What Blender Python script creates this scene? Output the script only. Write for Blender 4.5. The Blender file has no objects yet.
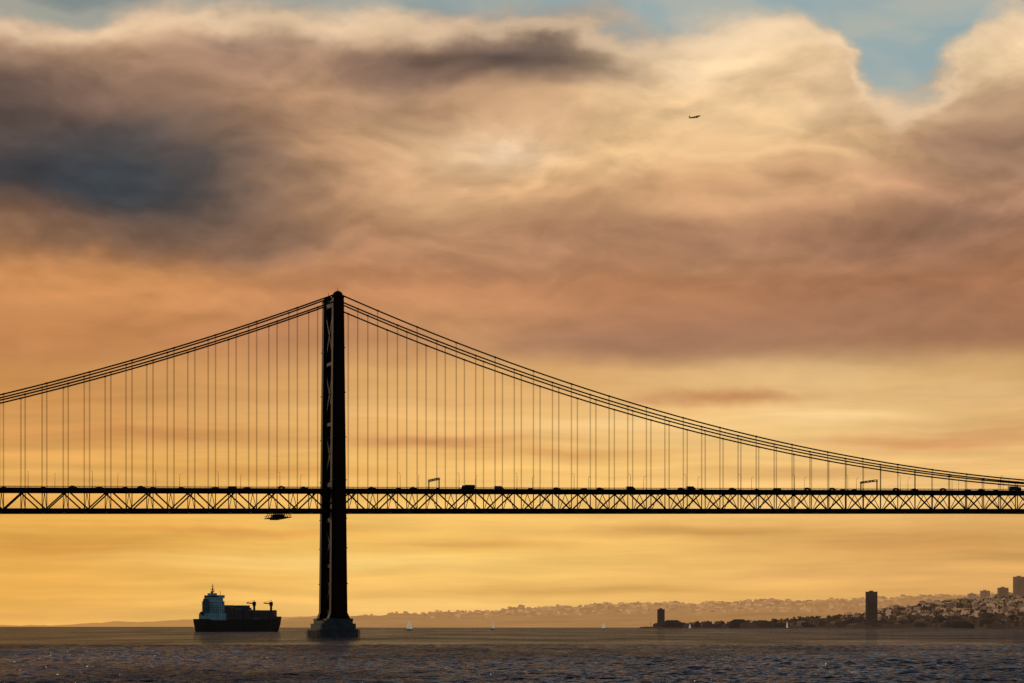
import bpy, math, random
import numpy as np
from mathutils import Vector, Matrix
random.seed(7); rng=np.random.default_rng(5)
scene=bpy.context.scene
R=math.radians
scene.view_settings.view_transform='Standard'
scene.view_settings.look='None'
scene.view_settings.exposure=0

def lin(c):
    return tuple(((v/255)/12.92 if v/255<=0.04045 else ((v/255+0.055)/1.055)**2.4) for v in c)
def lin4(c): return lin(c)+(1.0,)

# ---------------------------------------------------------------- materials
def mat(name, base, rough=0.7, metal=0.0, haze_glow=None, haze_glow_s=1.0, var=0.25, scale=0.3, spec=0.3):
    m=bpy.data.materials.new(name); m.use_nodes=True
    nt=m.node_tree; b=nt.nodes['Principled BSDF']
    tc=nt.nodes.new('ShaderNodeTexCoord'); no=nt.nodes.new('ShaderNodeTexNoise')
    no.inputs['Scale'].default_value=scale; no.inputs['Detail'].default_value=6
    nt.links.new(tc.outputs['Object'],no.inputs['Vector'])
    mr=nt.nodes.new('ShaderNodeMapRange'); mr.inputs['From Min'].default_value=.3; mr.inputs['From Max'].default_value=.7
    mr.inputs['To Min'].default_value=1-var; mr.inputs['To Max'].default_value=1+var
    nt.links.new(no.outputs['Fac'],mr.inputs['Value'])
    vm=nt.nodes.new('ShaderNodeVectorMath'); vm.operation='SCALE'; vm.inputs[0].default_value=base
    nt.links.new(mr.outputs[0],vm.inputs['Scale'])
    nt.links.new(vm.outputs[0],b.inputs['Base Color'])
    b.inputs['Roughness'].default_value=rough; b.inputs['Metallic'].default_value=metal
    b.inputs['Specular IOR Level'].default_value=spec
    if haze_glow:  # aerial haze painted into the material as constant emission
        vm2=nt.nodes.new('ShaderNodeVectorMath'); vm2.operation='SCALE'; vm2.inputs[0].default_value=haze_glow
        mr2=nt.nodes.new('ShaderNodeMapRange'); mr2.inputs['From Min'].default_value=.3; mr2.inputs['From Max'].default_value=.7
        mr2.inputs['To Min'].default_value=1-var*.5; mr2.inputs['To Max'].default_value=1+var*.5
        nt.links.new(no.outputs['Fac'],mr2.inputs['Value']); nt.links.new(mr2.outputs[0],vm2.inputs['Scale'])
        nt.links.new(vm2.outputs[0],b.inputs['Emission Color']); b.inputs['Emission Strength'].default_value=haze_glow_s
    return m

# ---------------------------------------------------------------- mesh builder
class MB:
    def __init__(s): s.v=[]; s.f=[]
    def add(s,vs,fs):
        o=len(s.v); s.v+= [tuple(p) for p in vs]; s.f+=[tuple(i+o for i in f) for f in fs]
    def box(s,x0,x1,y0,y1,z0,z1):
        s.add([(x0,y0,z0),(x1,y0,z0),(x1,y1,z0),(x0,y1,z0),(x0,y0,z1),(x1,y0,z1),(x1,y1,z1),(x0,y1,z1)],
              [(0,3,2,1),(4,5,6,7),(0,1,5,4),(1,2,6,5),(2,3,7,6),(3,0,4,7)])
    def frustum(s,a,b,z0,z1):
        (x0,x1,y0,y1)=a; (X0,X1,Y0,Y1)=b
        s.add([(x0,y0,z0),(x1,y0,z0),(x1,y1,z0),(x0,y1,z0),(X0,Y0,z1),(X1,Y0,z1),(X1,Y1,z1),(X0,Y1,z1)],
              [(0,3,2,1),(4,5,6,7),(0,1,5,4),(1,2,6,5),(2,3,7,6),(3,0,4,7)])
    def beam(s,p,q,w,h=None,n=4):
        h=h or w; p=Vector(p); q=Vector(q); d=(q-p).normalized()
        up=Vector((0,0,1)) if abs(d.z)<.95 else Vector((1,0,0))
        a=d.cross(up).normalized(); b=a.cross(d).normalized()
        vs=[]
        for c in (p,q):
            for (i,j) in ((-1,-1),(1,-1),(1,1),(-1,1)):
                vs.append(c+a*(w/2*i)+b*(h/2*j))
        s.add(vs,[(0,3,2,1),(4,5,6,7),(0,1,5,4),(1,2,6,5),(2,3,7,6),(3,0,4,7)])
    def tube(s,pts,r,n=8,taper=None):
        pts=[Vector(p) for p in pts]; vs=[]
        for k,p in enumerate(pts):
            d=(pts[min(k+1,len(pts)-1)]-pts[max(k-1,0)]).normalized()
            up=Vector((0,1,0)) if abs(d.y)<.9 else Vector((0,0,1))
            a=d.cross(up).normalized(); b=a.cross(d).normalized()
            rr=r if taper is None else r+(taper-r)*k/(len(pts)-1)
            for i in range(n):
                t=2*math.pi*i/n; vs.append(p+a*(rr*math.cos(t))+b*(rr*math.sin(t)))
        fs=[]
        for k in range(len(pts)-1):
            for i in range(n):
                j=(i+1)%n; fs.append((k*n+i,k*n+j,(k+1)*n+j,(k+1)*n+i))
        fs.append(tuple(range(n-1,-1,-1))); fs.append(tuple((len(pts)-1)*n+i for i in range(n)))
        s.add(vs,fs)
    def prism(s,poly,y0,y1):  # poly in xz
        n=len(poly)
        vs=[(x,y0,z) for x,z in poly]+[(x,y1,z) for x,z in poly]
        fs=[tuple(range(n)),tuple(range(2*n-1,n-1,-1))]
        for i in range(n):
            j=(i+1)%n; fs.append((i,i+n,j+n,j))
        s.add(vs,fs)
    def zprism(s,poly,z0,z1,top=1.0):
        n=len(poly)
        vs=[(x,y,z0) for x,y in poly]+[(x*top,y*top,z1) for x,y in poly]
        fs=[tuple(range(n-1,-1,-1)),tuple(range(n,2*n))]
        for i in range(n):
            j=(i+1)%n; fs.append((i,j,j+n,i+n))
        s.add(vs,fs)
    def mesh(s,name,m,smooth=False):
        me=bpy.data.meshes.new(name); me.from_pydata(s.v,[],s.f); me.materials.append(m)
        if smooth:
            for p in me.polygons: p.use_smooth=True
        me.update(); return me
    def obj(s,name,m,parent=None,smooth=False):
        o=bpy.data.objects.new(name,s.mesh(name,m,smooth)); scene.collection.objects.link(o)
        if parent: o.parent=parent
        return o
def empty(name,loc=(0,0,0),rz=0.0,rot=None):
    o=bpy.data.objects.new(name,None); o.empty_display_size=5; scene.collection.objects.link(o)
    o.location=loc; o.rotation_euler=rot or (0,0,rz); return o

F=2418.0; H=6.2
# ================================================================ CAMERA
cd=bpy.data.cameras.new('camera'); cam=bpy.data.objects.new('camera',cd); scene.collection.objects.link(cam)
cam.location=(0,0,H); cam.rotation_euler=(R(90),0,0); cd.lens=85; cd.sensor_width=36
cd.shift_y=(626-341.5)/1024; cd.clip_start=1; cd.clip_end=200000
scene.camera=cam

# ================================================================ WORLD (sky)
SUN_AZ=R(-32); SUN_EL=R(9)   # azimuth measured from +Y towards +X
w=bpy.data.worlds.new("World"); scene.world=w; w.use_nodes=True
try: w.cycles.sampling_method='NONE'
except Exception: pass
nt=w.node_tree; nt.nodes.clear(); L=nt.links
def setin(sock,v):
    if isinstance(v,bpy.types.NodeSocket): L.new(v,sock)
    elif v is not None: sock.default_value=v
def M(op,a,b=None,c=None,clamp=False):
    n=nt.nodes.new('ShaderNodeMath'); n.operation=op; n.use_clamp=clamp
    setin(n.inputs[0],a); setin(n.inputs[1],b); setin(n.inputs[2],c); return n.outputs[0]
def SS(x,a,b,t0=0.0,t1=1.0,kind='SMOOTHSTEP'):
    n=nt.nodes.new('ShaderNodeMapRange'); n.interpolation_type=kind
    setin(n.inputs['Value'],x); n.inputs['From Min'].default_value=a; n.inputs['From Max'].default_value=b
    n.inputs['To Min'].default_value=t0; n.inputs['To Max'].default_value=t1; return n.outputs[0]
def MIX(f,a,b):
    n=nt.nodes.new('ShaderNodeMix'); n.data_type='RGBA'; setin(n.inputs[0],f)
    setin(n.inputs[6],a); setin(n.inputs[7],b); return n.outputs[2]
def VEC(x,y,z=0.0):
    n=nt.nodes.new('ShaderNodeCombineXYZ'); setin(n.inputs[0],x); setin(n.inputs[1],y); setin(n.inputs[2],z); return n.outputs[0]
def NOISE(v,scale=1.0,detail=4,rough=.5,lac=2.0):
    n=nt.nodes.new('ShaderNodeTexNoise'); L.new(v,n.inputs['Vector']); n.inputs['Scale'].default_value=scale
    n.inputs['Detail'].default_value=detail; n.inputs['Roughness'].default_value=rough; n.inputs['Lacunarity'].default_value=lac
    return n
tc=nt.nodes.new('ShaderNodeTexCoord'); sp=nt.nodes.new('ShaderNodeSeparateXYZ'); L.new(tc.outputs['Generated'],sp.inputs[0])
az=M('ARCTAN2',sp.outputs[0],sp.outputs[1]); el=M('ARCSINE',sp.outputs[2])
px=M('MULTIPLY_ADD',az,2455.0,512.0)
py=M('MULTIPLY_ADD',el,-2470.0,626.0)
calm=SS(py,250,480,1.0,.25)
n1=NOISE(VEC(M('DIVIDE',px,190),M('DIVIDE',py,95),3.7),1,4.5,.47)
s1=nt.nodes.new('ShaderNodeSeparateColor'); L.new(n1.outputs['Color'],s1.inputs[0])
wx=M('MULTIPLY',M('SUBTRACT',s1.outputs[0],.5),M('MULTIPLY',calm,140.0))
wy=M('MULTIPLY',M('SUBTRACT',s1.outputs[1],.5),M('MULTIPLY',calm,70.0))
qx=M('ADD',px,wx); qy=M('ADD',py,wy)
XS=[0,93,186,279,372,465,558,651,744,837,930,1024]
rows=[
(2,[(178,150,128),(190,165,140),(196,170,142),(190,166,140),(200,176,148),(186,160,136),(160,140,122),(200,176,150),(220,196,164),(205,180,150),(190,168,145),(200,178,155)]),
(32,[(196,162,134),(222,184,148),(218,180,145),(212,178,144),(222,188,152),(190,154,128),(142,118,102),(200,170,142),(234,206,168),(226,196,158),(200,175,148),(226,196,158)]),
(62,[(150,120,100),(195,155,122),(165,130,108),(172,136,110),(150,118,98),(112,92,82),(124,101,88),(224,188,150),(238,204,158),(222,188,148),(205,172,138),(242,206,160)]),
(102,[(112,91,80),(129,101,86),(144,113,91),(164,126,98),(180,142,110),(184,145,112),(208,168,127),(234,196,148),(238,200,151),(214,180,142),(204,170,134),(184,146,114)]),
(142,[(85,75,72),(76,72,73),(94,83,77),(176,134,103),(210,166,123),(231,193,150),(231,189,142),(231,189,138),(228,185,136),(222,182,134),(194,151,115),(172,133,104)]),
(188,[(75,68,68),(60,63,68),(84,77,73),(168,128,99),(204,157,116),(220,175,129),(216,169,123),(211,163,119),(211,163,119),(200,152,114),(184,138,107),(183,138,107)]),
(235,[(144,106,80),(121,93,76),(126,98,79),(144,108,85),(184,136,100),(192,143,106),(181,134,101),(171,126,97),(167,122,94),(161,117,90),(156,113,87),(155,112,85)]),
(285,[(203,140,86),(208,144,89),(204,141,90),(200,138,92),(197,137,95),(195,137,95),(189,133,93),(185,129,91),(181,126,89),(174,121,86),(170,118,84),(168,115,81)]),
(335,[(191,131,82),(197,135,85),(193,133,87),(189,133,90),(197,141,96),(201,147,100),(180,130,96),(170,122,93),(165,120,91),(165,120,89),(163,116,86),(165,118,86)]),
(378,[(202,142,81),(201,144,85),(208,151,90),(213,158,97),(218,167,104),(220,169,105),(215,166,106),(222,175,116),(230,187,128),(230,189,131),(218,174,116),(210,166,109)]),
(422,[(217,157,88),(218,158,91),(223,166,97),(229,174,104),(233,180,109),(238,186,115),(241,192,121),(243,197,127),(245,201,133),(245,202,135),(234,190,126),(226,179,115)]),
(470,[(232,172,92),(234,174,93),(237,179,96),(243,187,104),(246,192,109),(248,196,114),(249,198,116),(249,198,118),(247,198,122),(245,197,124),(241,194,124),(239,190,121)]),
(540,[(238,177,84),(240,180,86),(243,186,92),(246,192,98),(249,197,104),(250,199,107),(248,197,108),(244,193,108),(239,187,106),(235,182,105),(230,177,103),(225,172,100)]),
(590,[(235,173,82),(238,178,88),(242,186,96),(246,192,102),(248,196,108),(248,197,110),(245,194,109),(240,188,107),(235,182,104),(229,175,101),(223,169,99),(218,165,97)]),
(626,[(234,174,90),(237,179,96),(241,187,104),(244,192,111),(246,195,118),(246,196,120),(242,192,118),(237,185,114),(230,177,110),(224,170,106),(217,163,102),(211,158,100)]),
]
t=SS(qx,-200,1224,0,1,'LINEAR')
col=None; prev=None
for (y,cs) in rows:
    cr=nt.nodes.new('ShaderNodeValToRGB'); L.new(t,cr.inputs[0]); r=cr.color_ramp; r.interpolation='B_SPLINE'
    pos=[(x+200)/1424 for x in XS]
    allp=[0.0]+pos+[1.0]; allc=[cs[0]]+cs+[cs[-1]]
    r.elements[0].position=allp[0]; r.elements[0].color=lin4(allc[0])
    r.elements[1].position=allp[-1]; r.elements[1].color=lin4(allc[-1])
    for p,c in zip(allp[1:-1],allc[1:-1]):
        e=r.elements.new(p); e.color=lin4(c)
    if col is None: col=cr.outputs[0]
    else: col=MIX(SS(qy,prev,y),col,cr.outputs[0])
    prev=y
# individual clouds: (cx,cy,rx,ry,colour,strength)
n2=NOISE(VEC(M('DIVIDE',px,52),M('DIVIDE',py,32),9.1),1,4.5,.5)
s2=nt.nodes.new('ShaderNodeSeparateColor'); L.new(n2.outputs['Color'],s2.inputs[0])
bx=M('ADD',qx,M('MULTIPLY',M('SUBTRACT',s2.outputs[0],.5),60.0))
by=M('ADD',qy,M('MULTIPLY',M('SUBTRACT',s2.outputs[1],.5),M('MULTIPLY',calm,40.0)))
blobs=[(130,178,105,34,(58,64,70),.85),(215,165,40,26,(70,68,70),.6),(20,120,60,30,(92,77,71),.5),
(500,140,38,12,(246,214,178),.75),(545,58,75,20,(100,84,77),.8),(430,75,55,16,(120,96,84),.6),(230,45,60,14,(136,109,95),.6),
(735,397,58,7,(196,138,90),.95),(660,398,30,5,(204,148,100),.7),(930,440,85,8,(210,153,98),1.0),(1000,430,40,9,(212,156,102),.7),
(420,437,85,7,(200,140,84),.95),(150,432,120,9,(202,140,80),.8),(840,415,70,7,(252,212,152),.6),(980,395,60,10,(242,198,138),.5),
(975,66,50,14,(248,216,170),.7),(990,140,70,26,(138,107,88),.8),(700,60,60,16,(244,214,172),.6),
(980,215,90,14,(136,103,84),.6),(880,300,140,22,(150,108,84),.55),(620,345,120,12,(158,116,93),.5),(330,360,90,8,(203,146,98),.5),
(100,270,120,14,(208,143,86),.5),(110,330,130,16,(195,133,80),.5),(760,120,60,18,(242,204,154),.5),(620,165,60,16,(236,194,142),.5),
(300,90,50,18,(200,156,118),.5),(330,150,40,16,(194,150,112),.4),(560,120,40,12,(184,145,114),.4),(420,190,60,12,(214,168,126),.4),
(700,250,90,12,(184,138,100),.45),(480,262,90,12,(168,122,94),.4),(280,228,60,14,(120,94,78),.55),(820,190,50,10,(218,172,126),.5),
(930,545,150,13,(202,149,84),.9),(700,528,140,6,(214,160,88),.9),(60,548,110,12,(214,152,70),.8),(330,560,160,8,(254,211,126),.7),
(560,590,200,6,(222,168,92),.8),(860,575,120,5,(222,168,100),.8),(220,530,120,5,(216,154,76),.85),(560,450,110,6,(214,158,92),.85),
(250,468,110,6,(211,150,80),.85),(820,470,110,6,(218,166,102),.8),(60,400,80,8,(216,152,86),.6),(480,540,90,5,(220,163,86),.75),
(380,405,100,6,(242,190,122),.6),(620,420,90,6,(250,208,142),.6),(100,470,110,6,(242,186,104),.5),(880,505,120,6,(250,206,134),.6)]
for (cx,cy,rx,ry,c,s) in blobs:
    dx=M('DIVIDE',M('SUBTRACT',bx,cx),rx); dy=M('DIVIDE',M('SUBTRACT',by,cy),ry)
    d=M('ADD',M('MULTIPLY',dx,dx),M('MULTIPLY',dy,dy))
    f=M('MULTIPLY',M('EXPONENT',M('MULTIPLY',d,-.8)),s)
    col=MIX(f,col,lin4(c))
# billow detail + soft relief (lit from above)
def fb(ox,oy):
    return NOISE(VEC(M('DIVIDE',M('ADD',qx,ox),125),M('DIVIDE',M('ADD',qy,oy),56),1.3),1,5,.49).outputs[0]
f0=fb(0,0); f1=fb(3,12)
rel=M('MULTIPLY',M('SUBTRACT',f1,f0),1.05)
clump=SS(f0,.38,.62,.09,-.09)
brt=M('ADD',clump,rel)
brt=M('MULTIPLY',brt,SS(py,200,430,1.0,.12))
stk=NOISE(VEC(M('DIVIDE',px,210),M('DIVIDE',qy,13),5.5),1,4,.5).outputs[0]
brt=M('ADD',brt,M('MULTIPLY',M('SUBTRACT',stk,.52),SS(py,330,450,.06,.62)))
brt=M('ADD',brt,1.0)
vs=nt.nodes.new('ShaderNodeVectorMath'); vs.operation='SCALE'; L.new(col,vs.inputs[0]); L.new(brt,vs.inputs['Scale'])
col=vs.outputs[0]
# clear sky above the cloud tops
edge=[(-200,30),(0,30),(40,40),(85,34),(130,18),(190,8),(250,12),(320,22),(370,8),(440,15),(500,8),(590,15),(640,29),(700,26),(760,18),(815,24),(845,42),(864,76),(885,100),(920,92),(945,62),(968,44),(1024,26),(1224,30)]
cr=nt.nodes.new('ShaderNodeValToRGB'); L.new(SS(bx,-200,1224,0,1,'LINEAR'),cr.inputs[0]); r=cr.color_ramp; r.interpolation='CARDINAL'
for i,(x,y) in enumerate(edge):
    p=(x+200)/1424; v=y/200
    if i==0: e=r.elements[0]
    elif i==len(edge)-1: e=r.elements[len(r.elements)-1]
    else: e=r.elements.new(p)
    e.position=p; e.color=(v,v,v,1)
ed=M('SUBTRACT',by,M('MULTIPLY',cr.outputs[0],200.0))
rimd=M('DIVIDE',M('SUBTRACT',ed,14),12)
rim=M('MULTIPLY',M('EXPONENT',M('MULTIPLY',M('MULTIPLY',rimd,rimd),-1)),.45)
col=MIX(rim,col,lin4((246,216,178)))
clear=MIX(SS(px,100,700),lin4((124,136,136)),lin4((146,168,172)))
wisp=SS(f0,.38,.62,.45,0.05)
clear=MIX(wisp,clear,lin4((198,187,164)))
col=MIX(SS(ed,-15,14),clear,col)
# physical clear sky for the rest of the dome, with broken grey cloud
sky=nt.nodes.new('ShaderNodeTexSky'); sky.sky_type='NISHITA'; sky.sun_disc=False
sky.sun_elevation=SUN_EL; sky.sun_rotation=SUN_AZ; sky.dust_density=2.5
sc=nt.nodes.new('ShaderNodeVectorMath'); sc.operation='SCALE'; L.new(sky.outputs[0],sc.inputs[0]); sc.inputs['Scale'].default_value=.05
nb=NOISE(tc.outputs['Generated'],3.0,3,.5).outputs[0]
dome=MIX(SS(nb,.40,.60),sc.outputs[0],(0.05,0.055,0.07,1))
frontal=M('MULTIPLY',SS(M('ABSOLUTE',az),R(20),R(60),1,0),SS(el,R(14.8),R(24),1,0))
col=MIX(frontal,dome,col)
bg=nt.nodes.new('ShaderNodeBackground'); L.new(col,bg.inputs[0]); bg.inputs[1].default_value=1.0
out=nt.nodes.new('ShaderNodeOutputWorld'); L.new(bg.outputs[0],out.inputs[0])

# ================================================================ SUN
ld=bpy.data.lights.new('sun','SUN'); ld.energy=.6; ld.angle=R(8); ld.color=(1,.72,.42)
lo=bpy.data.objects.new('sun',ld); scene.collection.objects.link(lo)
sd=Vector((math.sin(SUN_AZ)*math.cos(SUN_EL),math.cos(SUN_AZ)*math.cos(SUN_EL),math.sin(SUN_EL)))
lo.rotation_euler=sd.to_track_quat('Z','Y').to_euler(); lo.location=(0,0,400)

# ================================================================ WATER
rad=[.5]+list(np.linspace(12,190,12)); r=200.0
while r<800: rad.append(r); r*=1.0018
while r<2600: rad.append(r); r*=1.004
while r<70000: rad.append(r); r*=1.025
rad=np.array(rad)
dense=np.linspace(-R(14.5),R(14.5),760)
side=np.linspace(R(14.5),R(180),80)[1:]
ang=np.concatenate([-side[::-1],dense,side[:-1]])
A_,R_=np.meshgrid(ang,rad)
X=(R_*np.sin(A_)).ravel(); Y=(R_*np.cos(A_)).ravel(); RR=R_.ravel(); AA=A_.ravel()
Z=np.zeros_like(X)
K=70
lam=np.geomspace(1.2,10,K)
for k in range(K):
    th=R(195)+rng.normal(0,R(36)); kk=2*math.pi/lam[k]; ph=rng.uniform(0,6.28)
    a=.040*lam[k]/(2*math.pi)*(1.0 if lam[k]<4.0 else (4.0/lam[k])**1.0)
    dr=np.where(RR<800,.0018,.004)*RR
    wgt=np.clip((lam[k]/dr-2.0)/1.5,0,1)
    ph_=kk*(X*math.sin(th)+Y*math.cos(th))+ph
    Z+=a*wgt*(np.sin(ph_)+.25*np.cos(2*ph_))
Z*=np.clip((RR-190)/30,0,1)*np.clip((2600-RR)/1200,0,1)*np.clip((R(14.5)-np.abs(AA))/R(.6),0,1)
gust=1+.4*np.sin(X*.021+Y*.006+1)*np.sin(Y*.013-X*.004)
Z*=gust
nr,na=len(rad),len(ang)
me=bpy.data.meshes.new('water')
me.vertices.add(nr*na); me.vertices.foreach_set('co',np.stack([X,Y,Z],1).astype(np.float32).ravel())
ii,jj=np.meshgrid(np.arange(nr-1),np.arange(na),indexing='ij'); jn=(jj+1)%na
q=np.stack([ii*na+jj,ii*na+jn,(ii+1)*na+jn,(ii+1)*na+jj],-1)[...,::-1].reshape(-1,4)
me.loops.add(q.size); me.loops.foreach_set('vertex_index',q.astype(np.int32).ravel())
me.polygons.add(len(q)); me.polygons.foreach_set('loop_start',np.arange(0,q.size,4,dtype=np.int32))
me.polygons.foreach_set('loop_total',np.full(len(q),4,dtype=np.int32))
me.polygons.foreach_set('use_smooth',np.ones(len(q),dtype=bool))
me.update(calc_edges=True); me.validate()
wm=bpy.data.materials.new('river_water'); wm.use_nodes=True; wn=wm.node_tree; wn.nodes.remove(wn.nodes['Principled BSDF'])
g=wn.nodes.new('ShaderNodeNewGeometry')
def wnoise(sx,sy,det,seed,rough=.5):
    mp=wn.nodes.new('ShaderNodeMapping'); mp.inputs['Scale'].default_value=(sx,sy,1); mp.inputs['Rotation'].default_value=(0,0,R(8)); mp.inputs['Location'].default_value=(seed,seed*2,seed)
    wn.links.new(g.outputs['Position'],mp.inputs[0]); n=wn.nodes.new('ShaderNodeTexNoise'); n.inputs['Scale'].default_value=1
    n.inputs['Detail'].default_value=det; n.inputs['Roughness'].default_value=rough; wn.links.new(mp.outputs[0],n.inputs['Vector']); return n.outputs[0]
def bump(h,dist,st,prevn=None):
    bp=wn.nodes.new('ShaderNodeBump'); bp.inputs['Distance'].default_value=dist; bp.inputs['Strength'].default_value=st
    wn.links.new(h,bp.inputs['Height'])
    if prevn: wn.links.new(prevn,bp.inputs['Normal'])
    return bp.outputs[0]
nb1=bump(wnoise(1.3,1.3,3,3,.5),1.1,.4)
nb2=bump(wnoise(.24,.09,4,8,.55),4.5,.7,nb1)
gl=wn.nodes.new('ShaderNodeBsdfGlossy'); gl.inputs['Color'].default_value=(.60,.62,.74,1); gl.inputs['Roughness'].default_value=.06
df=wn.nodes.new('ShaderNodeBsdfDiffuse'); df.inputs['Color'].default_value=(.006,.011,.018,1)
fr=wn.nodes.new('ShaderNodeFresnel'); fr.inputs['IOR'].default_value=1.33
wn.links.new(nb2,fr.inputs['Normal']); wn.links.new(nb2,gl.inputs['Normal']); wn.links.new(nb2,df.inputs['Normal'])
# wind lanes: streaks of rougher / smoother water
lane=wn.nodes.new('ShaderNodeMapRange'); wn.links.new(wnoise(.014,.004,6,21,.65),lane.inputs['Value'])
lane.inputs['From Min'].default_value=.35; lane.inputs['From Max'].default_value=.65; lane.inputs['To Min'].default_value=.20; lane.inputs['To Max'].default_value=.54
mu=wn.nodes.new('ShaderNodeMath'); mu.operation='MULTIPLY'; wn.links.new(fr.outputs[0],mu.inputs[0]); wn.links.new(lane.outputs[0],mu.inputs[1])
mx=wn.nodes.new('ShaderNodeMixShader'); wn.links.new(mu.outputs[0],mx.inputs[0]); wn.links.new(df.outputs[0],mx.inputs[1]); wn.links.new(gl.outputs[0],mx.inputs[2])
wn.links.new(mx.outputs[0],wn.nodes['Material Output'].inputs['Surface'])
me.materials.append(wm)
wo=bpy.data.objects.new('water',me); scene.collection.objects.link(wo)

# ================================================================ BRIDGE
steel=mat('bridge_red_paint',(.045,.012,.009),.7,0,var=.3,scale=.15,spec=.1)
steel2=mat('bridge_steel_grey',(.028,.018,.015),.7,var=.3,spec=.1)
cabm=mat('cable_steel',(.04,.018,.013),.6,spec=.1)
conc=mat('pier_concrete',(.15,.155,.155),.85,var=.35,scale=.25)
asph=mat('asphalt',(.05,.05,.05),.9)
YAW=R(17)
bridge=empty('suspension_bridge',(-101.1,1366,0),YAW)
W=11.75; S0,S1=-483,1496; PAN=11.5
def ztop(s):
    u=abs(s-506.5)
    if u<110: return 84.2+.0137*(506.5-55)- .0137*(u*u)/(220)
    return 84.2+.0137*(506.5-u)
def zc(s,up):   # cables
    top=192.6 if up else 188.8; low=(93.3 if up else 91.8)
    if 0<=s<=1013:
        return low+(top-low)*((s-506.5)/506.5)**2
    tt=(-s if s<0 else s-1013)/483
    end=80.0 if up else 78.5
    return top+(end-top)*tt-4*19.8*tt*(1-tt)
ss=[S0+PAN*i for i in range(int((S1-S0)/PAN)+1)]
road=MB(); chord=MB(); web=MB(); floor=MB(); rail=MB()
D=14.2
for i in range(len(ss)-1):
    a,c=ss[i],ss[i+1]; za,zb=ztop(a),ztop(c); e=.02
    # road slab
    road.add([(a,-W-1,za-1.4),(c,-W-1,zb-1.4),(c,W+1,zb-1.4),(a,W+1,za-1.4),(a,-W-1,za-.9),(c,-W-1,zb-.9),(c,W+1,zb-.9),(a,W+1,za-.9)],
             [(0,3,2,1),(4,5,6,7),(0,1,5,4),(2,3,7,6)])
    for sg in (-1,1):
        y=sg*W
        chord.beam((a,y,za-2.1),(c,y,zb-2.1),.8,1.35)
        chord.beam((a,y,za-D+.6),(c,y,zb-D+.6),.8,1.2)
        chord.beam((a,y*.96,za-D+1.7),(c,y*.96,zb-D+1.7),.3,.8)
        rail.beam((a,sg*(W+.95),za-.45),(c,sg*(W+.95),zb-.45),.12,.35)
        rail.beam((a,sg*(W+.95),za+.05),(c,sg*(W+.95),zb+.05),.1,.1)
        for q_ in range(4):
            s_=a+PAN*q_/4; zz=za+(zb-za)*q_/4
            rail.beam((s_,sg*(W+.95),zz-.9),(s_,sg*(W+.95),zz+.05),.1,.1)
        if i%2==0: web.beam((a,y,za-D+1),(c,y,zb-2.6),.6,.75)
        else: web.beam((a,y,za-2.6),(c,y,zb-D+1),.6,.75)
        web.beam((a,y,za-D+1),(a,y,za-2.5),.45,.45)
    # floor beams (warren-like cross frames)
    floor.beam((a,-W+.4,za-2.3),(a,W-.4,za-2.3),.5,1.5)
    floor.beam((a,-W+.4,za-D+.9),(a,W-.4,za-D+.9),.5,1.1)
    floor.beam((a,-W+.4,za-D+1.4),(a,0,za-3.0),.3,.3); floor.beam((a,W-.4,za-D+1.4),(a,0,za-3.0),.3,.3)
    # railway stringers
    for y in (-6,-3,3,6):
        floor.beam((a,y,za-D+1.8),(c,y,zb-D+1.8),.3,.7)
    floor.beam((a,-W+.4,za-D+.5),(c,W-.4,zb-D+.5),.3,.3)
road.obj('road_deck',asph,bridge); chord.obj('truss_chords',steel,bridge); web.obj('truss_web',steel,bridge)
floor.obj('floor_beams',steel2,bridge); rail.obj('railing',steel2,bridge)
cab=MB(); hang=MB(); bands=MB()
for sg in (-1,1):
    for up in (0,1):
        for (a,c,n) in ((S0,0,40),(0,1013,90),(1013,S1,40)):
            cab.tube([(a+(c-a)*i/n,sg*W,zc(a+(c-a)*i/n,up)) for i in range(n+1)],.42,8)
    for i,s_ in enumerate(ss[1:-1]):
        if min(abs(s_),abs(s_-1013))<6: continue
        up=i%2
        zt=zc(s_,up); zb=ztop(s_)-1.8
        if zt-zb<1: continue
        for dx in (-.22,.22):
            hang.tube([(s_+dx,sg*W,zb),(s_+dx,sg*W,zt)],.09,5)
        bands.tube([(s_-.6,sg*W,zc(s_-.6,up)),(s_+.6,sg*W,zc(s_+.6,up))],.52,8)
cab.obj('main_cables',cabm,bridge,True); hang.obj('suspender_ropes',cabm,bridge); bands.obj('cable_bands',cabm,bridge)
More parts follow.
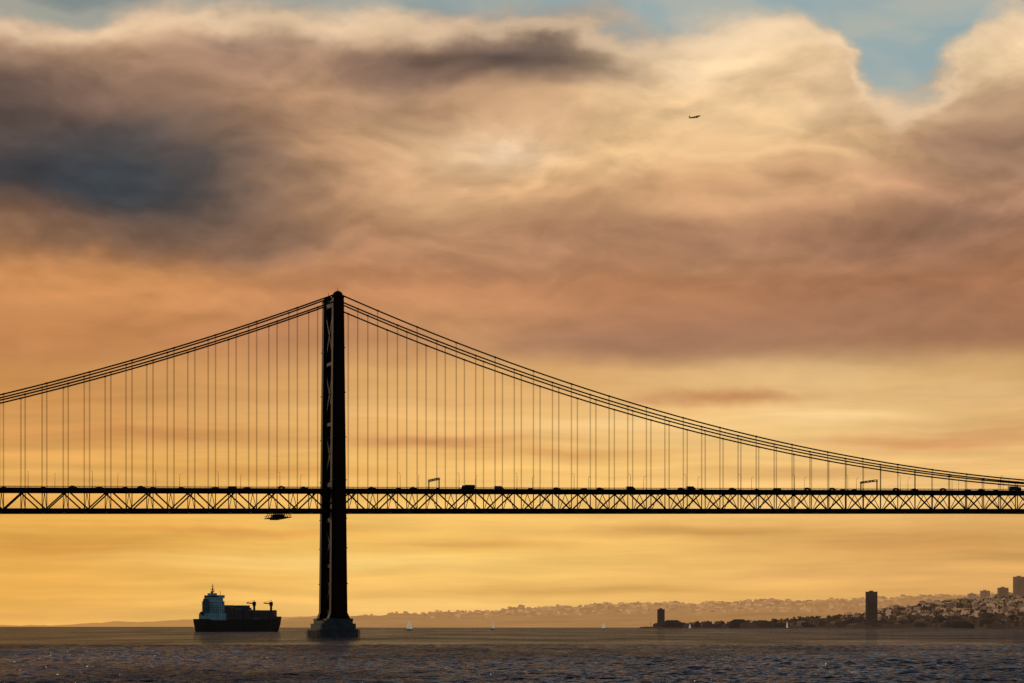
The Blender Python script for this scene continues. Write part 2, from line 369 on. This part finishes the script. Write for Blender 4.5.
# towers
fend=mat('fender_rubber',(.02,.02,.02))
for (ts,nm) in ((0,'tower'),(1013,'tower_far')):
    leg=MB(); br=MB(); pr=MB()
    ZB,ZT=9.6,190.5
    def lw(z): return 4.75-1.75*(z-ZB)/(ZT-ZB)          # half width along bridge
    def ly(z): return 13.4-1.2*(z-ZB)/(ZT-ZB)          # centre offset
    zs=[ZB,30,50,66.5,88,112,137,162,ZT]
    for sg in (-1,1):
        for a,c in zip(zs[:-1],zs[1:]):
            ha,hc=lw(a),lw(c); ya,yc=sg*ly(a),sg*ly(c); da,dc=2.9,2.7
            leg.frustum((ts-ha*.72,ts+ha*.72,ya-da*1.25,ya+da*1.25),(ts-hc*.72,ts+hc*.72,yc-dc*1.25,yc+dc*1.25),a,c)
            leg.frustum((ts-ha,ts+ha,ya-da*.8,ya+da*.8),(ts-hc,ts+hc,yc-dc*.8,yc+dc*.8),a+.003,c-.003)
            leg.box(ts-hc-.15,ts+hc+.15,yc-dc*1.3,yc+dc*1.3,c-.35,c+.15)
        # base shoe & saddle
        leg.frustum((ts-6.6,ts+6.6,sg*13.4-3.9,sg*13.4+3.9),(ts-4.9,ts+4.9,sg*13.4-2.1,sg*13.4+2.1),9.0,13.5)
        leg.box(ts-2.6,ts+2.6,sg*12.2-1.7,sg*12.2+1.7,190.6,191.6)
        leg.prism([(ts-3.6,190.2),(ts+3.6,190.2),(ts+2.2,193.0),(ts+.8,193.9),(ts-.8,193.9),(ts-2.2,193.0)],sg*W-.8,sg*W+.8)
        leg.tube([(ts,sg*W,193.8),(ts,sg*W,196.0)],.12,6)
    for a,c in ((14,40),(40,66),(86,120),(120,154),(154,186)):
        for sg in (-1,1):
            for dx in (-1.7,1.7):
                br.beam((ts+dx,sg*(ly(a)-1),a),(ts+dx,-sg*(ly(c)-1),c),.9,1.3)
            br.beam((ts-1.7,sg*5.5,(a+c)/2+3*sg),(ts+1.7,sg*5.5,(a+c)/2+3*sg),.4,.4)
    for z,hh in ((14,2),(40,1.8),(66,2.4),(86,2.4),(120,1.8),(154,1.8),(187.5,3.6)):
        br.box(ts-2.2,ts+2.2,-ly(z)+1.5,ly(z)-1.5,z-hh/2,z+hh/2)
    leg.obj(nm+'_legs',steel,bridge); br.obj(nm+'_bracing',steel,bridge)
    # pier
    def stadium(hx,hy,n=10):
        return [(hx*math.cos(t),(hy-hx)+hx*math.sin(t)) for t in [math.pi*i/n for i in range(n+1)]]+\
               [(hx*math.cos(t),-(hy-hx)+hx*math.sin(t)) for t in [math.pi+math.pi*i/n for i in range(n+1)]]
    def off(mb,poly,z0,z1): mb.zprism([(x+ts,y) for x,y in poly],z0,z1)
    off(pr,stadium(11.5,24),-6,3.6); off(pr,stadium(12.0,24.6),3.6,4.4)
    off(pr,stadium(10.2,22),4.4,7.6)
    off(pr,stadium(8.6,20),7.6,9.2)
    for sg in (-1,1):
        pr.box(ts-7.5,ts+7.5,sg*13.4-4.2,sg*13.4+4.2,9.2,10.4)
    pr.obj(nm+'_pier',conc,bridge)
    fd=MB()
    for k in range(-4,5):
        fd.box(ts-12.35,ts-12.02,k*3.4-.3,k*3.4+.3,-1,3.5); fd.box(ts+12.02,ts+12.35,k*3.4-.3,k*3.4+.3,-1,3.5)
    fd.obj(nm+'_pier_fenders',fend,bridge)
# anchorages at the ends
an=MB()
for s_ in (S0,S1):
    an.box(s_-18,s_+18,-16,16,-4,62); an.box(s_-12,s_+12,-14,14,62,66)
an.obj('anchorage_piers',conc,bridge)

def b2w(s,t_,z):
    c,sn=math.cos(YAW),math.sin(YAW)
    return (-101.1+s*c-t_*sn,1366+s*sn+t_*c,z)

# ---- street lamps on the bridge
lm=MB(); lm.tube([(0,0,-.9),(0,0,7.4)],.13,6,.08); lm.tube([(0,0,7.2),(0,.8,7.9),(0,2.0,8.1)],.07,5); lm.box(-.18,.18,1.6,2.7,7.98,8.18); lm.box(-.25,.25,-.25,.25,-.9,-.3)
lmesh=lm.mesh('street_lamp',steel2)
for k,s_ in enumerate(np.arange(-240,700,34.5)):
    for sg in (-1,1):
        if abs(s_)<6: continue
        o=bpy.data.objects.new('street_lamp',lmesh); scene.collection.objects.link(o)
        o.location=b2w(s_+ (0 if sg<0 else 17),sg*(W+.4),ztop(s_)); o.rotation_euler=(0,0,YAW+(0 if sg<0 else math.pi))
# ---- sign gantries
sgm=mat('sign_panel',(.03,.035,.035),.6,spec=.1)
for s_ in (59,331.5):
    e=empty('sign_gantry',b2w(s_,0,ztop(s_)),YAW)
    m=MB()
    for sg in (-1,1): m.box(-.28,.28,sg*11.2-.28,sg*11.2+.28,-.9,5.3)
    for z in (4.4,5.3):
        for x in (-.5,.5): m.beam((x,-11.5,z),(x,11.5,z),.3,.3)
    for k in range(12): m.beam((-.5,-11.2+k*1.9,4.4),( .5,-10.2+k*1.9,5.3),.12,.12)
    m.obj('frame',steel2,e)
    m=MB()
    for k in (-7,-2.5,2.5,7): m.box(-.75,-.56,k-1.6,k+1.6,4.2,5.5)
    m.obj('panels',sgm,e)
# ---- maintenance platform under the deck
e=empty('maintenance_platform',b2w(-31.7,0,ztop(-31.7)-D),YAW)
m=MB(); m.box(-5.2,5.2,-14,14,-2.9,-2.6)
for x in (-5.1,5.1):
    m.beam((x,-14,-1.5),(x,14,-1.5),.12,.12)
for y in (-13.9,13.9,0): m.beam((-5.1,y,-1.5),(5.1,y,-1.5),.12,.12)
for x in (-4.5,-1.5,1.5,4.5):
    for y in (-13.5,-6.5,6.5,13.5): m.beam((x,y,-2.7),(x*.7,y*.88,.1),.25,.25)
m.obj('frame',steel2,e)
m=MB(); m.box(-2.8,2.5,-6,4,-2.6,-.9); m.box(-4.5,-3.2,-9,-6,-2.6,-1.4); m.box(-2.2,2.2,-12,12,-3.5,-2.92); m.obj('cabin_and_winch',steel2,e)

# ---- vehicles
def carmesh(kind):
    body=MB(); wh=MB(); gl=MB()
    if kind=='car':
        wd=.88
        body.prism([(-2.2,.35),(2.2,.35),(2.25,.75),(1.95,.88),(1.1,.98),(.45,1.42),(-.9,1.46),(-1.75,1.02),(-2.2,.95)],-wd,wd)
        gl.prism([(1.0,1.0),(.42,1.38),(-.85,1.41),(-1.55,1.04)],-wd-.015,wd+.015); wxs=(-1.35,1.35); wr=.33
    elif kind=='truck':
        wd=1.2
        body.prism([(2.2,.6),(4.0,.6),(4.05,1.5),(3.75,2.5),(3.4,2.65),(2.2,2.65)],-wd,wd)
        body.box(-4.0,2.0,-wd-.02,wd+.02,1.0,3.0); body.box(-3.9,2.3,-.5,.5,.65,1.0)
        gl.prism([(3.98,1.6),(3.76,2.4),(3.0,2.4),(3.0,1.6)],-wd-.015,wd+.015); wxs=(-2.6,3.0); wr=.45
    elif kind=='van':
        wd=1.0
        body.prism([(-2.7,.4),(2.7,.4),(2.75,1.1),(2.1,1.3),(1.5,2.0),(1.2,2.15),(-2.6,2.15),(-2.7,2.0)],-wd,wd)
        gl.prism([(2.0,1.35),(1.48,1.9),(.5,1.9),(.5,1.35)],-wd-.015,wd+.015); wxs=(-1.8,1.8); wr=.36
    for x in wxs:
        for sg in (-1,1): wh.tube([(x,sg*(wd-.2),wr),(x,sg*(wd+.04),wr)],wr,12)
    return body,wh,gl
vg=mat('vehicle_glass',(.02,.02,.025),.1,spec=.5); vt=mat('tyre',(.02,.02,.02))
vm=[mat('car_paint_'+n,c,.35,spec=.5,var=.05) for n,c in (('silver',(.22,.22,.22)),('grey',(.1,.1,.11)),('black',(.02,.02,.02)),('red',(.2,.02,.02)),('blue',(.02,.04,.12)))]
protos={}
for k in ('car','truck','van'):
    bd,wh,gl_=carmesh(k)
    for ci,mm in enumerate(vm): protos[(k,ci)]=bd.mesh('body',mm)
    protos[(k,'w')]=wh.mesh('wheels',vt); protos[(k,'g')]=gl_.mesh('windows',vg)
def vehicle(k,s_,lane,ci):
    e=empty(k,b2w(s_,lane,ztop(s_)-.895),YAW+(math.pi if lane>0 else 0))
    for nm_,key in (('body',ci),('wheels','w'),('windows','g')):
        o=bpy.data.objects.new(nm_,protos[(k,key)]); scene.collection.objects.link(o); o.parent=e
s_=-225.0
while s_<480:
    k=random.choices(['car','van','truck'],[.76,.17,.07])[0]
    vehicle(k,s_,random.choice((-9,-5.5,-2,2,5.5,9)),random.randrange(5))
    s_+=random.uniform(6,22)

# ================================================================ CONTAINER SHIP
ship=empty('container_ship',((239-512)/F*2700,2700,0),R(50))
hullm=mat('ship_hull_paint',(.022,.016,.016),.6,haze_glow=(.003,.0025,.002),spec=.15); supm=mat('ship_white_paint',(.50,.58,.60),.6,haze_glow=(.004,.014,.016),var=.35,scale=.12)  # faint emission in both paints, teal on the white
Ls=120.0; B=12.0
hl=MB(); sec=[]
NS=26
for i in range(NS+1):
    u=i/NS; x=-Ls/2+Ls*u
    if u<.12: wd=.82+.18*(u/.12); 
    elif u<.72: wd=1
    else: wd=max(.0,1-((u-.72)/.28)**2.1)
    dk=12.5+ (4.5 if u>.88 else (4.5*max(0,(u-.84)/.04)))+ (1.5 if u<.06 else 0)
    wl=wd*(1 if u<.7 else max(0,1-((u-.7)/.26)**1.6)) if u<.96 else 0
    if u<.1: wl=wd*(.55+4.5*u)
    dx=6.5*max(0,(u-.85)/.15)
    ring=[]
    for (yy,z,f) in ((0,-5,0),(.8,-5,0),(1,-1,.1),(1,3,.35),(1,8,.7),(1,dk,1)):
        hw=B*(wl+(wd-wl)*f)*yy; ring.append((x+dx*f,hw,z))
    sec.append(ring)
pts=[]; 
for ring in sec:
    full=[(x,-y,z) for x,y,z in ring[::-1]]+ring[1:]
    pts+=full
n=len(full); fs=[]
for i in range(NS):
    for j in range(n-1): fs.append((i*n+j,(i+1)*n+j,(i+1)*n+j+1,i*n+j+1))
    fs.append((i*n,i*n+n-1,(i+1)*n+n-1,(i+1)*n))
fs.append(tuple(range(n))); fs.append(tuple(NS*n+j for j in range(n-1,-1,-1)))
hl.add(pts,fs); hl.obj('hull',hullm,ship)
m=MB()  # accommodation block
x0=-46
m.box(x0-3,x0+16,-11.2,11.2,12.6,20); m.box(x0,x0+14,-10.4,10.4,20,33.5); m.box(x0+2,x0+13,-9.4,9.4,33.5,37)
m.box(x0+5,x0+12.5,-12.5,12.5,37,40.2)   # bridge wings
m.box(x0+3,x0+8,-5,5,40.2,42.4)
for k in range(5):
    m.box(x0-.6,x0+14.6,-11.1,11.1,22.3+k*2.6,22.6+k*2.6)
m.box(x0-8,x0-3,-7,7,13,20)
m.obj('superstructure',supm,ship)
m=MB()
for k in range(5):
    for j in range(8): 
        m.box(x0-.1,x0-.01,-9.2+j*2.4,-8.0+j*2.4,20.6+k*2.6,21.8+k*2.6); m.box(x0+14.01,x0+14.1,-9.2+j*2.4,-8.0+j*2.4,20.6+k*2.6,21.8+k*2.6)
    for j in range(4):
        for sg in (-10.5,10.42): m.box(x0+1+j*3.2,x0+2.2+j*3.2,sg,sg+.08,20.6+k*2.6,21.8+k*2.6)
m.box(x0+12.5,x0+12.6,-11.5,11.5,38.1,39.5); m.box(x0+4.9,x0+5,-11.5,11.5,38.1,39.5)
m.obj('windows',vg,ship)
m=MB(); m.frustum((x0-6.5,x0-1.5,-3,3),(x0-6,x0-2,-2.4,2.4),20,36); m.tube([(x0-4,0,36),(x0-4,0,38.5)],.6,8)
m.obj('funnel',mat('funnel_paint',(.05,.08,.12),haze_glow=(.005,.006,.006)),ship)
m=MB(); m.tube([(x0+6,0,42.3),(x0+6,0,53)],.6,6,.25); m.beam((x0+6,-3.5,47),(x0+6,3.5,47),.4,.4); m.beam((x0+6,-2.4,50),(x0+6,2.4,50),.35,.35); m.box(x0+5.2,x0+6.8,-2.5,2.5,44.2,44.8)
m.beam((x0+6,-2.4,42.4),(x0+6,0,49.5),.3,.3); m.beam((x0+6,2.4,42.4),(x0+6,0,49.5),.3,.3); m.box(x0+9,x0+10.5,5,6.5,40.2,44); m.tube([(x0+10,-8,40.2),(x0+10,-8,45)],.25,6)
m.tube([(54,0,17),(54,0,25)],.35,6,.15)
m.obj('masts',hullm,ship)
# containers
cms=[mat('container_'+n_,c,.6,haze_glow=(.004,.0035,.003)) for n_,c in (('red',(.12,.03,.02)),('blue',(.02,.05,.1)),('green',(.03,.09,.07)),('grey',(.15,.15,.15)),('brown',(.1,.05,.03)))]
cmb=[MB() for _ in cms]
hm_=[6,5,6,4,3,4]
for bay in range(6):
    xb=-29+bay*13.2
    for j in range(8):
        for k in range(max(1,hm_[bay]-random.choice((0,0,0,1)))):
            cmb[random.randrange(5)].box(xb,xb+12.1,-10+j*2.5,-10+j*2.5+2.42,13.6+k*2.62,13.6+k*2.62+2.56)
for mb_,cm_ in zip(cmb,cms): mb_.obj('containers',cm_,ship)
m=MB()
m.box(-40,50,-10.6,10.6,12.55,13.55)
for xc in (23.4,49.8):
    m.tube([(xc,0,12.6),(xc,0,31)],1.3,10); m.box(xc-1.4,xc+1.4,-1.5,1.5,29,33.5); m.beam((xc,1,31.5),(xc-20,-9,32.0),.9,1.2)
    m.beam((xc,1,35),(xc-19,-8.5,32.8),.2,.2); m.beam((xc,0,33),(xc,0,35.5),.5,.5)
for xc in (-2.6,10.3): m.box(xc-.3,xc+.3,-10.4,-9.8,12.5,25); m.box(xc-.3,xc+.3,9.8,10.4,12.5,25)
m.obj('cranes_and_hatches',hullm,ship)
m=MB(); m.prism([(-58,20),(-53,17),(-52,18.5),(-57,22)],-1.4,1.4); m.obj('lifeboat',mat('lifeboat_orange',(.3,.08,.02)),ship)

# ================================================================ SAILBOATS
sailm=mat('sail_cloth',(.6,.57,.5),.8,haze_glow=(.30,.24,.16)); boatm=mat('boat_hull_paint',(.2,.2,.2),.5,haze_glow=(.03,.02,.012))  # sails lightened by emission in the cloth, fainter glow on hulls
def sailboat(pxx,dist,hm,rz,sails=True):
    e=empty('sailboat',((pxx-512)/F*dist,dist,0),rz)
    k=hm/16.0
    m=MB()
    secs=[(-5.5,1.1,.9),(-3,1.6,.9),(0,1.8,.95),(3,1.3,1.1),(5,.5,1.3),(6.2,.04,1.45)]
    vs=[];fs=[]
    for x,w_,z in secs: vs+=[(x*k,-w_*k,z*k),(x*k,-w_*.6*k,-.3*k),(x*k,w_*.6*k,-.3*k),(x*k,w_*k,z*k)]
    for i in range(len(secs)-1):
        for j in range(4): fs.append((i*4+j,(i+1)*4+j,(i+1)*4+(j+1)%4,i*4+(j+1)%4))
    fs+= [(0,1,2,3)]; m.add(vs,fs)
    m.prism([(-2*k,.9*k),(2.4*k,1.0*k),(1.8*k,1.5*k),(-1.6*k,1.5*k)],-.9*k,.9*k); m.obj('hull',boatm,e)
    m=MB(); m.tube([(.8*k,0,.9*k),(.8*k,0,16*k)],.12*k,6,.06*k); m.tube([(.8*k,0,2.2*k),(-4.4*k,0,2.1*k)],.1*k,6); m.tube([(6.1*k,0,1.4*k),(.8*k,0,15.5*k)],.03*k,4)
    m.obj('mast_and_boom',boatm,e)
    if sails:
        m=MB()
        def sail(a,b_,c,bulge):
            n_=8; vs=[];fs=[]
            for i in range(n_+1):
                t_=i/n_; p=Vector(a).lerp(Vector(c),t_); q_=Vector(b_).lerp(Vector(c),t_)
                for j in range(5):
                    u=j/4; pt=p.lerp(q_,u); pt.y+=bulge*math.sin(math.pi*u)*(1-t_); 
                    if u>0: pt.x+= (-.5*k if bulge>0 else 0)*math.sin(math.pi*t_)*u
                    vs.append(pt)
            for i in range(n_):
                for j in range(4): fs.append((i*5+j,i*5+j+1,(i+1)*5+j+1,(i+1)*5+j))
            m.add(vs,fs)
        sail((.7*k,0,2.4*k),(-4.2*k,0,2.3*k),(.7*k,0,15.7*k),.5*k)
        sail((6*k,0,1.8*k),(.2*k,.4*k,2.0*k),(.9*k,0,14.5*k),-.5*k)
        m.obj('sails',sailm,e,True)
sailboat(409,3500,18,R(42)); sailboat(493,4000,20,R(70)); sailboat(604,4800,15,R(150)); sailboat(787,5200,19,R(60),True); sailboat(808,5300,26,R(70),False); sailboat(690,5000,13,R(120))

# ================================================================ AIRPLANE
pl=empty('airplane',((695-512)/F*6500,6500,H+509/F*6500))
pl.rotation_euler=(R(10),R(-4),R(-42))
plm=mat('aircraft_paint',(.12,.11,.11),.5)
m=MB()
pr_=[(-19,.25,1.2),(-17,.7,.9),(-12,1.5,.4),(-6,1.95,0),(8,1.95,0),(13,1.9,0),(16,1.45,-.15),(18,.8,-.4),(18.9,.15,-.6)]
vs=[];fs=[]
for x,r_,z in pr_:
    for i in range(14):
        t_=2*math.pi*i/14; vs.append((x,r_*math.cos(t_),z+r_*math.sin(t_)))
for i in range(len(pr_)-1):
    for j in range(14): fs.append((i*14+j,(i+1)*14+j,(i+1)*14+(j+1)%14,i*14+(j+1)%14))
m.add(vs,fs); m.obj('fuselage',plm,pl,True)
m=MB()
def wing(root,tip,sg):
    (xr0,xr1,yr,zr,tr)=root;(xt0,xt1,yt,zt,tt_)=tip
    m.add([(xr0,sg*yr,zr),(xr1,sg*yr,zr),(xr1,sg*yr,zr+tr),(xr0,sg*yr,zr+tr),(xt0,sg*yt,zt),(xt1,sg*yt,zt),(xt1,sg*yt,zt+tt_),(xt0,sg*yt,zt+tt_)],
          [(0,1,2,3),(4,7,6,5),(0,4,5,1),(1,5,6,2),(2,6,7,3),(3,7,4,0)])
for sg in (-1,1):
    wing((-3.5,4.5,1.2,-1.2,.9),(-5.2,-3.6,17.5,.6,.25),sg)
    wing((-18,-14.8,.5,.9,.35),(-19,-17.5,6.3,1.5,.15),sg)
m.prism([(-14.2,1.4),(-17.6,7.6),(-19.4,7.6),(-18.6,1.3)],-.2,.2); m.obj('wings_and_tail',plm,pl)
m=MB()
for sg in (-1,1): m.tube([(-.5,sg*5.6,-2.1),(1.5,sg*5.6,-2.2),(4.4,sg*5.6,-2.2)],.75,12,1.1); m.box(0,3,sg*5.6-.15,sg*5.6+.15,-1.4,-.6)
m.obj('engines',plm,pl)

# ================================================================ HILLS
def interp(x,tab): return float(np.interp(x,[a for a,_ in tab],[b_ for _,b_ in tab]))
def vnoise(x,seed):
    rs=0
    for k,(f,a) in enumerate(((1/260,1),(1/110,.5),(1/47,.28),(1/19,.15))): rs+=a*math.sin(x*f*6.28+seed*(k+1)*1.7+1.3*math.sin(x*f*2.1+seed))
    return rs
def hills(name,m,x0,x1,y0,y1,hf,nx=260,ny=26):
    vs=[];fs=[]
    for j in range(ny+1):
        v=j/ny
        for i in range(nx+1):
            x=x0+(x1-x0)*i/nx; y=y0+(y1-y0)*v
            y_=y + (60*math.sin(x/170)+35*math.sin(x/61))*(1-v)*(y0/9000)
            vs.append((x*(1+ (y-y0)/y0),y_,hf(x,v)))
    for j in range(ny):
        for i in range(nx): a=j*(nx+1)+i; fs.append((a,a+1,a+nx+2,a+nx+1))
    mb=MB(); mb.v=vs; mb.f=fs; return mb.obj(name,m,None,True)
def P2X(p,d): return (p-512)/F*d
# far headland
hm1=mat('hazy_headland',(.06,.05,.04),1,haze_glow=lin((188,138,78)),haze_glow_s=.95,var=.06,scale=.002,spec=0)  # distance haze is emitted by the hill material itself
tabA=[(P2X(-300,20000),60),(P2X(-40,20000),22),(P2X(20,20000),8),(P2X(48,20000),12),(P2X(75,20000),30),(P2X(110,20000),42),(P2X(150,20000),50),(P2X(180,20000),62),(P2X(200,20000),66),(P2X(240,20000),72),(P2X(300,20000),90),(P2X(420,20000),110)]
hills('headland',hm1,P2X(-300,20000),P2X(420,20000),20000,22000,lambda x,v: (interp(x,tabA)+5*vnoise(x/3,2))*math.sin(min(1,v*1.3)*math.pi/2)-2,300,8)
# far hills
hm2=mat('hazy_hills',(.08,.06,.045),1,haze_glow=lin((172,127,78)),haze_glow_s=.92,var=.22,scale=.004,spec=0)
DB=12000
tabB=[(P2X(p,DB),(626-y)/F*DB+H) for p,y in ((262,626),(290,619),(340,617),(400,614),(440,613),(480,612),(520,609),(560,608),(600,606),(640,604),(700,605),(760,602),(820,602),(900,598),(1024,594),(1300,585))]
fb2=lambda x,v: max(-3,(interp(x,tabB)+4*vnoise(x,5))*math.sin(min(1,v*1.15)*math.pi/2)*(1 if v<1 else 1)-1)
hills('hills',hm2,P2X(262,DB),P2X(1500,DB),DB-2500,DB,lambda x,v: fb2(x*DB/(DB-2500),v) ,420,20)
# near shore land
hm3=mat('shore_land',(.05,.05,.03),1,haze_glow=lin((72,53,38)),haze_glow_s=.8,var=.5,scale=.01,spec=0)
DC=6000
tabC=[(P2X(p,DC),h_) for p,h_ in ((636,1),(650,3),(700,8),(760,14),(820,28),(870,46),(920,68),(970,88),(1024,100),(1100,110),(1700,116))]
def hC(x,v): 
    return 2.5+interp(x,tabC)*max(0,(v-.08)/.92)**.8*1.0+ 2.0*vnoise(x,9)*v
hills('shore_hillside',hm3,P2X(640,DC),P2X(1700,DC),DC,DC+1400,lambda x,v: hC(x,v) if v>0 else -2,300,24)

def shore_pt(pxx,v):
    x=P2X(pxx,DC); y=DC+1400*v; return x*(1+1400*v/DC),y,hC(x,v)
# building masses
def town(name,mats,n,fn,smin,smax,hmin,hmax):
    o_=MB(); idx=[]
    for _ in range(n):
        mi=random.randrange(len(mats)); f0_=len(o_.f)
        x,y,z=fn(); w_=random.uniform(smin,smax); d=random.uniform(smin,smax); h_=random.uniform(hmin,hmax)*random.choice((1,1,1,1.5)); 
        o_.box(x-w_/2,x+w_/2,y-d/2,y+d/2,z-8,z+h_)
        if random.random()<.5:
            o_.add([(x-w_/2-.4,y-d/2-.4,z+h_),(x+w_/2+.4,y-d/2-.4,z+h_),(x+w_/2+.4,y+d/2+.4,z+h_),(x-w_/2-.4,y+d/2+.4,z+h_),(x-w_/4,y,z+h_+w_*.15),(x+w_/4,y,z+h_+w_*.15)],
               [(0,1,5,4),(1,2,5),(2,3,4,5),(3,0,4),(0,3,2,1)])
        else: o_.box(x-w_*.2,x+w_*.15,y-2,y+2,z+h_,z+h_+2.0)
        idx+= [mi]*(len(o_.f)-f0_)
    ob=o_.obj(name,mats[0])
    for mm in mats[1:]: ob.data.materials.append(mm)
    ob.data.polygons.foreach_set('material_index',idx); ob.data.update()
    return ob
bf=[mat('hazy_walls_'+n_,(.3,.26,.22),.9,haze_glow=lin(c),haze_glow_s=.88,var=.15,scale=.02,spec=0) for n_,c in (('a',(164,121,76)),('b',(173,129,82)),('c',(154,112,71)),('d',(184,140,92)))]
def ffar():
    p=random.triangular(330,1010,760); v=random.uniform(.3,.95)
    x=P2X(p,DB); k=(DB-2500+2500*v)/DB
    return x*k,DB-2500+2500*v,fb2(x,v)
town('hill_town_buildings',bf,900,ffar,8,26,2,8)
bl=[mat('house_walls_'+n_,(.2,.18,.16),.9,haze_glow=lin(c),haze_glow_s=.8,var=.2,scale=.03,spec=0) for n_,c in (('pale',(126,95,67)),('ochre',(104,77,53)),('brown',(84,62,45)),('white',(142,110,80)))]  # wall tones differ only in the painted haze emission
bd_=[mat('waterfront_walls_'+n_,(.10,.09,.08),.9,haze_glow=lin(c),haze_glow_s=.8,var=.3,scale=.03,spec=0) for n_,c in (('a',(52,39,30)),('b',(64,48,36)),('c',(44,33,26)),('d',(88,67,50)))]
town('hillside_houses',bl,620,lambda: shore_pt(random.triangular(830,1200,1010),random.uniform(.3,1)),7,20,3,9)
town('waterfront_buildings',bd_,260,lambda: shore_pt(random.uniform(655,1200),random.uniform(.05,.35)),8,30,3,9)
town('port_warehouses',bd_[:3],26,lambda: shore_pt(random.uniform(648,1000),random.uniform(.03,.10)),24,60,4,10)
# distant trees
tm=mat('tree_foliage',(.05,.055,.03),1,haze_glow=lin((58,43,31)),haze_glow_s=.8,var=.5,scale=.05,spec=0)
mb=MB()
for _ in range(1000):
    p=random.triangular(700,1250,960) if random.random()<.8 else random.uniform(650,1000); x,y,z=shore_pt(p,random.uniform(.04,.85)); hh=random.uniform(5,13)
    mb.tube([(x,y,z-2),(x,y,z+hh*.5)],.6,5,.3)
    for c in range(6):
        cx,cy,cz=x+random.uniform(-.4,.4)*hh,y+random.uniform(-.35,.35)*hh,z+hh*random.uniform(.35,.9); rr=hh*random.uniform(.14,.28)
        vs=[]
        for (a,b_,c_) in ((1,0,0),(-1,0,0),(0,1,0),(0,-1,0),(0,0,1),(0,0,-1)):
            k=rr*random.uniform(.7,1.4); vs.append((cx+a*k,cy+b_*k,cz+c_*k))
        mb.add(vs,[(0,2,4),(2,1,4),(1,3,4),(3,0,4),(2,0,5),(1,2,5),(3,1,5),(0,3,5)])
mb.obj('distant_trees',tm)
# harbour masts / poles
mb=MB()
for _ in range(46):
    x,y,z=shore_pt(random.uniform(650,1000),.02); hh=random.uniform(8,22); mb.tube([(x,y,z),(x,y,z+hh)],.35,5,.15); mb.beam((x-1.5,y,z+hh*.7),(x+1.5,y,z+hh*.7),.3,.3)
mb.obj('harbour_masts',bd_[0])
# distinct blocks
def block(name,pxx,v,wpx,ytop,m,wm_,dep=18):
    x,y,z=shore_pt(pxx,v); x=P2X(pxx,y); sc_=F/y; w_=wpx/sc_; top=(626-ytop)/sc_+H; h_=max(9,top-z)
    e=empty(name,(x,y,z)); mb=MB(); mb.box(-w_/2,w_/2,-dep/2,dep/2,-6,h_)
    mb.box(-w_/2-.3,w_/2+.3,-dep/2-.3,dep/2+.3,h_,h_+.8); mb.box(-w_*.2,w_*.15,-3,3,h_+.8,h_+3.6)
    nf=max(2,int(h_/3.2))
    for k in range(1,nf): mb.box(-w_/2-.15,w_/2+.15,-dep/2-.15,dep/2+.15,k*h_/nf-.2,k*h_/nf+.2)
    mb.obj('walls',m,e); mb=MB(); nw=max(3,int(w_/3.5))
    for k in range(nf):
        for i in range(nw):
            xx=-w_/2+(i+.5)*w_/nw
            for yy in (-dep/2-.06,dep/2+.01): mb.box(xx-.8,xx+.8,yy,yy+.05,k*h_/nf+1.0,k*h_/nf+2.4)
    mb.obj('windows',wm_,e)
hwin=mat('window_glass_hazy',(.03,.03,.03),.3,haze_glow=lin((52,38,29)),haze_glow_s=.8)
block('office_tower',871.5,.25,11,592,bd_[0],hwin)
block('office_tower',661,.10,7,609.5,bd_[0],hwin)
block('apartment_block',1019,.8,11,577,bl[1],hwin)
block('apartment_block',1003,.8,10,588,bl[1],hwin)
block('apartment_block',985,.9,9,591,bl[0],hwin)
block('apartment_block',972,.9,8,594,bl[3],hwin)
block('apartment_block',1045,.8,16,582,bl[0],hwin)
